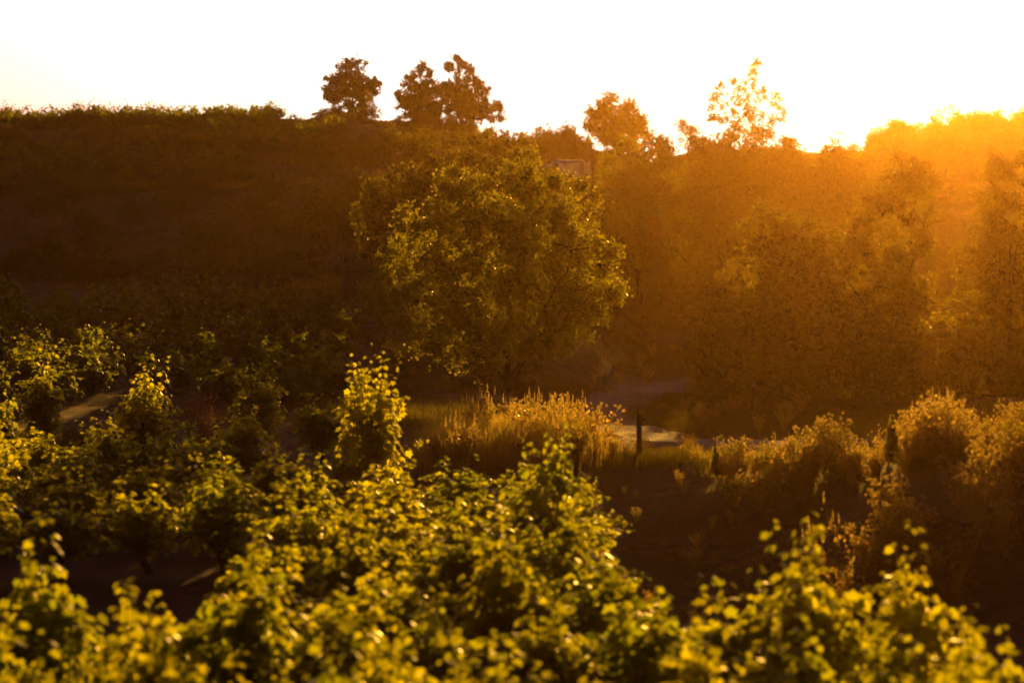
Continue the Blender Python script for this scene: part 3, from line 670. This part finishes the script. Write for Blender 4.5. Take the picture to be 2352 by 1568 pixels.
def make_weed(seed, h=.9, spread=.45, stems=24, heads='ball', leafy=15, lsize=.062, mat=M_WEED, green=None):
    r = np.random.default_rng(seed); st = Soup(); lf = Soup(); hd = Soup()
    for i in range(stems):
        a = r.uniform(0, 6.28); o = spread * r.uniform(.1, 1); H_ = h * r.uniform(.6, 1.1)
        t = np.linspace(0, 1, 6); pts = np.stack([np.cos(a) * o * t ** 1.3, np.sin(a) * o * t ** 1.3, H_ * t - .03], -1) + r.normal(size=(6, 3)) * .015
        tube(st, pts, np.linspace(.0045, .002, 6), 3)
        n = leafy; u = r.uniform(.12, .95, n); B = np.stack([np.interp(u, t, pts[:, k]) for k in range(3)], -1) + r.normal(size=(n, 3)) * .03
        leaves(lf, B, rdir(r, n) + [0, 0, .8], rdir(r, n), lsize * r.uniform(.6, 1.3, n), T_DIAMOND)
        top = pts[-1]
        if heads == 'ball':
            for _ in range(3):
                c = top + r.normal(size=3) * [.06, .06, .05]; tube(st, np.linspace(pts[-2], c, 3), .0015, 3)
                n = 18; dd = rdir(r, n); leaves(hd, c + dd * .008, dd, rdir(r, n), np.full(n, .023), T_DIAMOND)
        elif heads == 'spike':
            n = 46; u = r.uniform(0, 1, n); c = top + np.stack([0 * u, 0 * u, (u - .4) * .17], -1)
            dd = rdir(r, n) + [0, 0, .7]; leaves(hd, c, dd, rdir(r, n), .021 * (1.2 - u * .7), T_DIAMOND)
    out = [('stems', st.mesh('weed_stems'), M_DRY), ('leaves', lf.mesh('weed_leaves'), mat), ('seed_heads', hd.mesh('seed_heads'), M_SEED)]
    for _, m, k in out: m.materials.append(k)
    return out
WB = [make_weed(120 + i) for i in range(4)]
WS = [make_weed(130 + i, 1.0, .4, 20, 'spike', 22) for i in range(3)]
WT = [make_weed(126 + i, 1.15, .42, 20, 'spike', 7, .05) for i in range(3)]
WG = [make_weed(136 + i, 1.0, .5, 22, 'ball', 46, .05, M_GREEN) for i in range(3)]
def weed(kit, x, y, sc, label, group=None, name='dry_weed', sz=1.0):
    e = empty(name, (x, y, float(H(x, y))), r.uniform(0, 6.28)); e.scale = (sc, sc, sc * sz)
    for nm, me, _ in kit: link(nm, me, None, e)
    tag(e, label, 'weed', group); return e
rr = np.random.default_rng(139)
for i in range(54):
    px = rr.uniform(1330, 1900); d = rr.uniform(50, 68)
    weed((WB + WG)[rr.integers(7)], X_at(px, d), d, rr.uniform(.14, .32), 'tiny dry weed scattered on the bare earth bank below the thick post', 'tiny weeds on the bare bank')
rr = np.random.default_rng(140)
for i in range(48):       # the lit clump before the oak
    d = rr.uniform(69, 79); px = rr.uniform(1000, 1350)
    weed((WB + WT + WT + WG + WS)[rr.integers(16)], X_at(px, d), d, rr.uniform(.75, 1.25) * (1 - .3 * abs(px - 1210) / 200), 'dry stemmy weed with small seed heads in the golden clump before the oak', 'weeds of the golden clump')
for i in range(150):       # crest of the right-hand bank
    px = rr.uniform(1640, 2700); d = 66 - (px - 1640) / 760 * 7 + rr.uniform(-2.0, 2.5)
    weed((WB + WS + WG + WB)[rr.integers(14)], X_at(px, d), d, (rr.uniform(.35, .8) + .10 * min(1, max(0, (px - 1750) / 500))) * (1 + .25 * math.sin(px * .021)), 'bushy golden weed with seed heads on the crest of the right-hand bank', 'weeds on the bank crest')
for i in range(30):
    px = rr.uniform(1900, 2420); d = rr.uniform(50, 57)
    weed(WB[rr.integers(4)], X_at(px, d), d, rr.uniform(.6, .9), 'dim dry weed on the shaded face of the right-hand bank', 'weeds on the bank face')
for i, (px, d, s) in enumerate([(1835, 53, .75), (1862, 54, .95), (1880, 53, 1.05), (1915, 55, 1.0), (1938, 54, .9), (2030, 55, .9)]):
    weed(make_weed(150 + i, 1.1, .16, 4, 'spike', 7), X_at(px, d), d, s, ['shortest lit seed stalk, leftmost before the dark bank', 'knobbly lit seed stalk second from left before the dark bank', 'tall branching lit seed stalk before the dark bank',
         'tallest lit seed stalk, standing clear of the dark bank', 'thin lit seed stalk at the right end of the stalk group', 'lone seed stalk low on the dark bank right of the stalk group'][i], None, 'seed_stalk', 1.1).rotation_euler[1] = rr.uniform(-.3, .3)
for i in range(46):
    px, d = (rr.uniform(1480, 1860), rr.uniform(83, 106)) if i % 2 else (rr.uniform(1330, 1600), rr.uniform(125, 170))
    if on_track(X_at(px, d), d, 1.5)[0]: continue
    weed((WG + WB)[rr.integers(7)], X_at(px, d), d, rr.uniform(.3, .7), 'dim weed on the grassy verge inside the bends of the track', 'weeds inside the bends of the track')
weed(WB[1], X_at(1372, 72.5), 72.5, 1.1, 'tall thistle-like weed with scattered round seed heads at the right end of the golden clump', None, 'thistle_weed', 1.05)
for i in range(16):
    px = rr.uniform(1330, 1600); d = rr.uniform(70, 76)
    weed(WB[rr.integers(4)], X_at(px, d), d, rr.uniform(.25, .5), 'low brownish weed on the verge round the thick post', 'weeds round the thick post')
for i in range(22):
    px = rr.uniform(1590, 1830); d = 68.2 - (px - 1590) / 240 * 2 + rr.uniform(-1.0, .8)
    weed((WB + WG)[rr.integers(7)], X_at(px, d), d, rr.uniform(.28, .46), 'small golden weed at the left tip of the bank crest by the track', 'small weeds at the left tip of the bank crest')
for i, (px, d, w_, lb) in enumerate([(2300, 64, 125, 'golden-topped bramble bush at the right edge above the bank'), (2215, 66, 100, 'smaller bramble bush left of the golden-topped one above the bank'),
        (2120, 52, 130, 'dark bramble low on the shaded bank, left one'), (2280, 51, 150, 'dark bramble low on the shaded bank, right one'), (2010, 55, 90, 'small dark bramble under the golden crest weeds')]):
    shrub_px(px, 0, w_, lb, None, d=d, name='bramble_bush', sz=.8)

def make_spire(seed, h, wd_, n, mat):
    r = np.random.default_rng(seed); st = Soup(); lf = Soup()
    tube(st, [(0, 0, -.05), (.01, 0, h * .5), (0, .01, h)], [.008, .006, .003], 5)
    u = r.uniform(.05, 1, n) ** .8; a = r.uniform(0, 6.28, n); o = np.stack([np.cos(a), np.sin(a), 0 * a], -1)
    B = np.stack([0 * u, 0 * u, u * h], -1)
    leaves(lf, B, o + np.array([0, 0, .9]), o + rdir(r, n) * .3, wd_ * (1.15 - u) * r.uniform(.7, 1.2, n) + .03, T_NEEDLE if mat is M_SEED else T_DIAMOND)
    return st.mesh('spire_stem'), lf.mesh('spire_leaves')
for i, (px, d, h, wd_, lb, mt, nm) in enumerate([
        (1643, 67, .55, .13, 'upright green weed spire at the near edge of the track', M_WEED, 'weed_spire'),
        (2048, 63, .85, .20, 'pointed green weed spire rising above the bank crest', M_WEED, 'weed_spire'),
        (1265, 72, 1.28, .16, 'larger pale feathery plume lit bright above the golden clump', M_SEED, 'feathery_plume'),
        (1292, 72.5, 1.2, .12, 'smaller pale feathery plume right of the larger one', M_SEED, 'feathery_plume')]):
    a, b = make_spire(160 + i, h, wd_, 320 if i > 1 else 130, mt if i > 1 else M_GREEN)
    x = X_at(px, d); e = empty(nm, (x, d, float(H(x, d)))); link('stem', a, M_DRY, e); link('leaves' if i < 2 else 'bristles', b, mt if i > 1 else M_GREEN, e); tag(e, lb, 'weed')
# reddish bare-twig shrub among the left vines
sp = Soup(); rr = np.random.default_rng(170); lf = Soup()
for i in range(60):
    a = rr.uniform(0, 6.28); o = rr.uniform(.1, .9); hh = rr.uniform(.9, 1.6)
    t = np.linspace(0, 1, 6); pts = np.stack([np.cos(a) * o * t, np.sin(a) * o * t, hh * t ** .8], -1) + rr.normal(size=(6, 3)) * .04
    tube(sp, pts, np.linspace(.006, .002, 6), 3); n = 20; u = rr.uniform(.4, 1, n)
    leaves(lf, np.stack([np.interp(u, t, pts[:, k]) for k in range(3)], -1) + rr.normal(size=(n, 3)) * .06, rdir(rr, n), rdir(rr, n), np.full(n, .04), T_DIAMOND)
M_RUST = leaf_mat('rusty_leaf', (.16, .06, .02), (.24, .10, .03), (.4, .16, .03), (.5, .24, .05), .45)
x = X_at(465, 77); e = empty('twiggy_shrub', (x, 77, float(H(x, 77)))); link('twigs', sp.mesh('twigs'), M_CANE, e); link('foliage', lf.mesh('foliage'), M_RUST, e)
tag(e, 'reddish half-bare twiggy shrub between two dark vine bushes', 'bush')

# ------------------------------------------------------------------ built things
def mesh_part(name, sp, mat, parent, smooth=False): return link(name, sp.mesh(name, smooth), mat, parent)
def at_ground(px, d):
    x = X_at(px, d); return x, d, float(H(x, d))
# thick waymark post
x, y, z = at_ground(1468, 70.5)
p = empty('waymark_post', (x, y, z)); b = Soup()
box(b, (0, 0, .43), (.092, .092, .98)); box(b, (-.032, 0, .98), (.03, .092, .12)); mesh_part('shaft', b, M_WOOD, p)
b = Soup(); box(b, (.014, 0, 1.055), (.125, .10, .035)); mesh_part('cap', b, M_WOOD, p)
b = Soup(); box(b, (.02, .0, .98), (.07, .06, .115)); mesh_part('notch_plate', b, M_PLATE, p)
b = Soup(); box(b, (.085, -.03, .80), (.05, .012, .17)); tg = mesh_part('waymark_plate', b, M_PLATE, p)
b = Soup(); box(b, (.085, -.038, .80), (.051, .006, .05)); mesh_part('red_band', b, M_RED, tg)
b = Soup(); box(b, (.085, -.018, .80), (.085, .012, .20)); mesh_part('plate_back', b, M_WOOD, p)
tag(p, 'thick dark timber waymark post with notched top and small red and white plate', 'post')
# slim post
x, y, z = at_ground(1728, 97)
p = empty('waymark_post', (x, y, z)); b = Soup()
box(b, (0, 0, .5), (.075, .075, 1.14)); mesh_part('shaft', b, M_WOOD, p)
b = Soup(); box(b, (.025, -.045, 1.0), (.12, .012, .11)); mesh_part('sign_plate', b, M_PLATE, p)
tag(p, 'slim timber post with a pale square plate at its top before the tree mass', 'post')

# stone hut
x, y = X_at(846, 128), 128.0; z = q(684, 128) + CZ
p = empty('stone_hut', (x, y, z - .15), .12); p.scale = (.86, .86, .86)
b = Soup(); W2, D2, H2 = 1.9, 1.8, 1.35
box(b, (0, -D2 / 2, H2 / 2), (W2, .16, H2)); box(b, (0, D2 / 2, H2 / 2), (W2, .16, H2)); box(b, (-W2 / 2 + .08, 0, H2 / 2 - .003), (.16, D2 - .16, H2)); box(b, (W2 / 2 - .08, 0, H2 / 2 - .003), (.16, D2 - .16, H2))
mesh_part('wall', b, M_STONE, p)
b = Soup(); c = np.array([(-1.22, -1.15, 1.50), (1.1, -1.15, 1.32), (1.1, 1.15, 1.32), (-1.22, 1.15, 1.50)])
V = np.concatenate([c, c + [0, 0, .07]]); b.quads(V, [(0, 3, 2, 1), (4, 5, 6, 7), (0, 1, 5, 4), (1, 2, 6, 5), (2, 3, 7, 6), (3, 0, 4, 7)]); rf = mesh_part('roof', b, M_ROOF, p)
b = Soup(); box(b, (.75, .2, 1.62), (.26, .26, .55)); mesh_part('chimney', b, M_STONE, rf)
b = Soup(); box(b, (.35, -D2 / 2 - .085, .45), (.55, .03, .9)); mesh_part('door', b, M_WOOD, p)
tag(p, 'small pale-walled stone hut with flat overhanging roof half behind the oak', 'hut')

# tarpaulin over a frame
d = 166.; x0 = X_at(1304, d); zt = CZ + q(408, d)
p = empty('tarpaulin', (x0, d, zt - .1)); p.scale = (.9, .9, .9); rr = np.random.default_rng(181)
def cloth(nx_, nz_, fn):
    V = np.array([[fn(i / (nx_ - 1), j / (nz_ - 1)) for i in range(nx_)] for j in range(nz_)]).reshape(-1, 3)
    I = np.arange(nx_ * nz_).reshape(nz_, nx_); F = np.stack([I[:-1, :-1], I[:-1, 1:], I[1:, 1:], I[1:, :-1]], -1).reshape(-1, 4)
    return mesh_np('cloth', V, F, 4, True)
def top(u, v):
    xx = -1.12 + 1.9 * u; yy = -.55 + 1.3 * v
    zz = .86 - .04 * u + .06 * math.sin(u * 9 + v * 4) * (1 - v) + .16 * v * math.sin(min(1, u * 2.4) * 3.14 / 2) - .10 * (1 - min(1, u * 4)) 
    return (xx - .12 * (1 - v) * 0, yy, zz)
def front(u, v):
    t = top(u, 0); ln = (.22 + .55 * min(1, max(0, (u - .05) / .75)) + .10 * math.sin(u * 17))
    return (t[0] + .05 * math.sin(u * 30) * v, t[1] - .02 - .10 * v * (1 + math.sin(u * 26 + 1)), t[2] - ln * v)
def side(u, v):
    t = top(1, u); return (t[0] + .02 + .10 * v * (1 + math.sin(u * 11)), t[1], t[2] - .75 * v)
def flap(u, v):
    return (.84 + .30 * u, .1 + .07 * math.sin(u * 8 + v * 3), .83 + .01 * u - (.35 + .40 * u) * v)
for nm, m in (('top_sheet', cloth(30, 12, top)), ('front_drape', cloth(60, 14, front)), ('side_drape', cloth(16, 10, side)), ('loose_flap', cloth(14, 14, flap))):
    o = link(nm, m, M_TARP, p); sm = o.modifiers.new('thick', 'SOLIDIFY'); sm.thickness = .006
b = Soup()
for (a_, c_) in ((-.5, -.4), (.72, -.4), (-.5, .55), (.72, .55), (1.1, .12)): tube(b, [(a_, c_, -.3), (a_, c_, .78)], .03, 6)
mesh_part('support_frame', b, M_WOOD, p)
tag(p, 'crumpled pale grey-lilac tarpaulin draped over a frame on the slope above the oak', 'tarpaulin')

# ------------------------------------------------------------------ haze volume, added to stand in for lens glare
b = Soup(); box(b, (0, 455, 19), (940, 1070, 58))
hz = link('haze', b.mesh('haze'), None)
m = bpy.data.materials.new('glare_veil'); m.use_nodes = True; nt = m.node_tree
nt.nodes.remove(nt.nodes['Principled BSDF']); v = nt.nodes.new('ShaderNodeVolumePrincipled')
v.inputs['Color'].default_value = (1.0, .56, .16, 1); v.inputs['Density'].default_value = .000088; v.inputs['Anisotropy'].default_value = .97
nt.links.new(v.outputs[0], nt.nodes['Material Output'].inputs['Volume']); hz.data.materials.append(m)
tag(hz, 'golden haze volume over the valley, added to stand in for lens glare', 'haze', None, 'stuff')
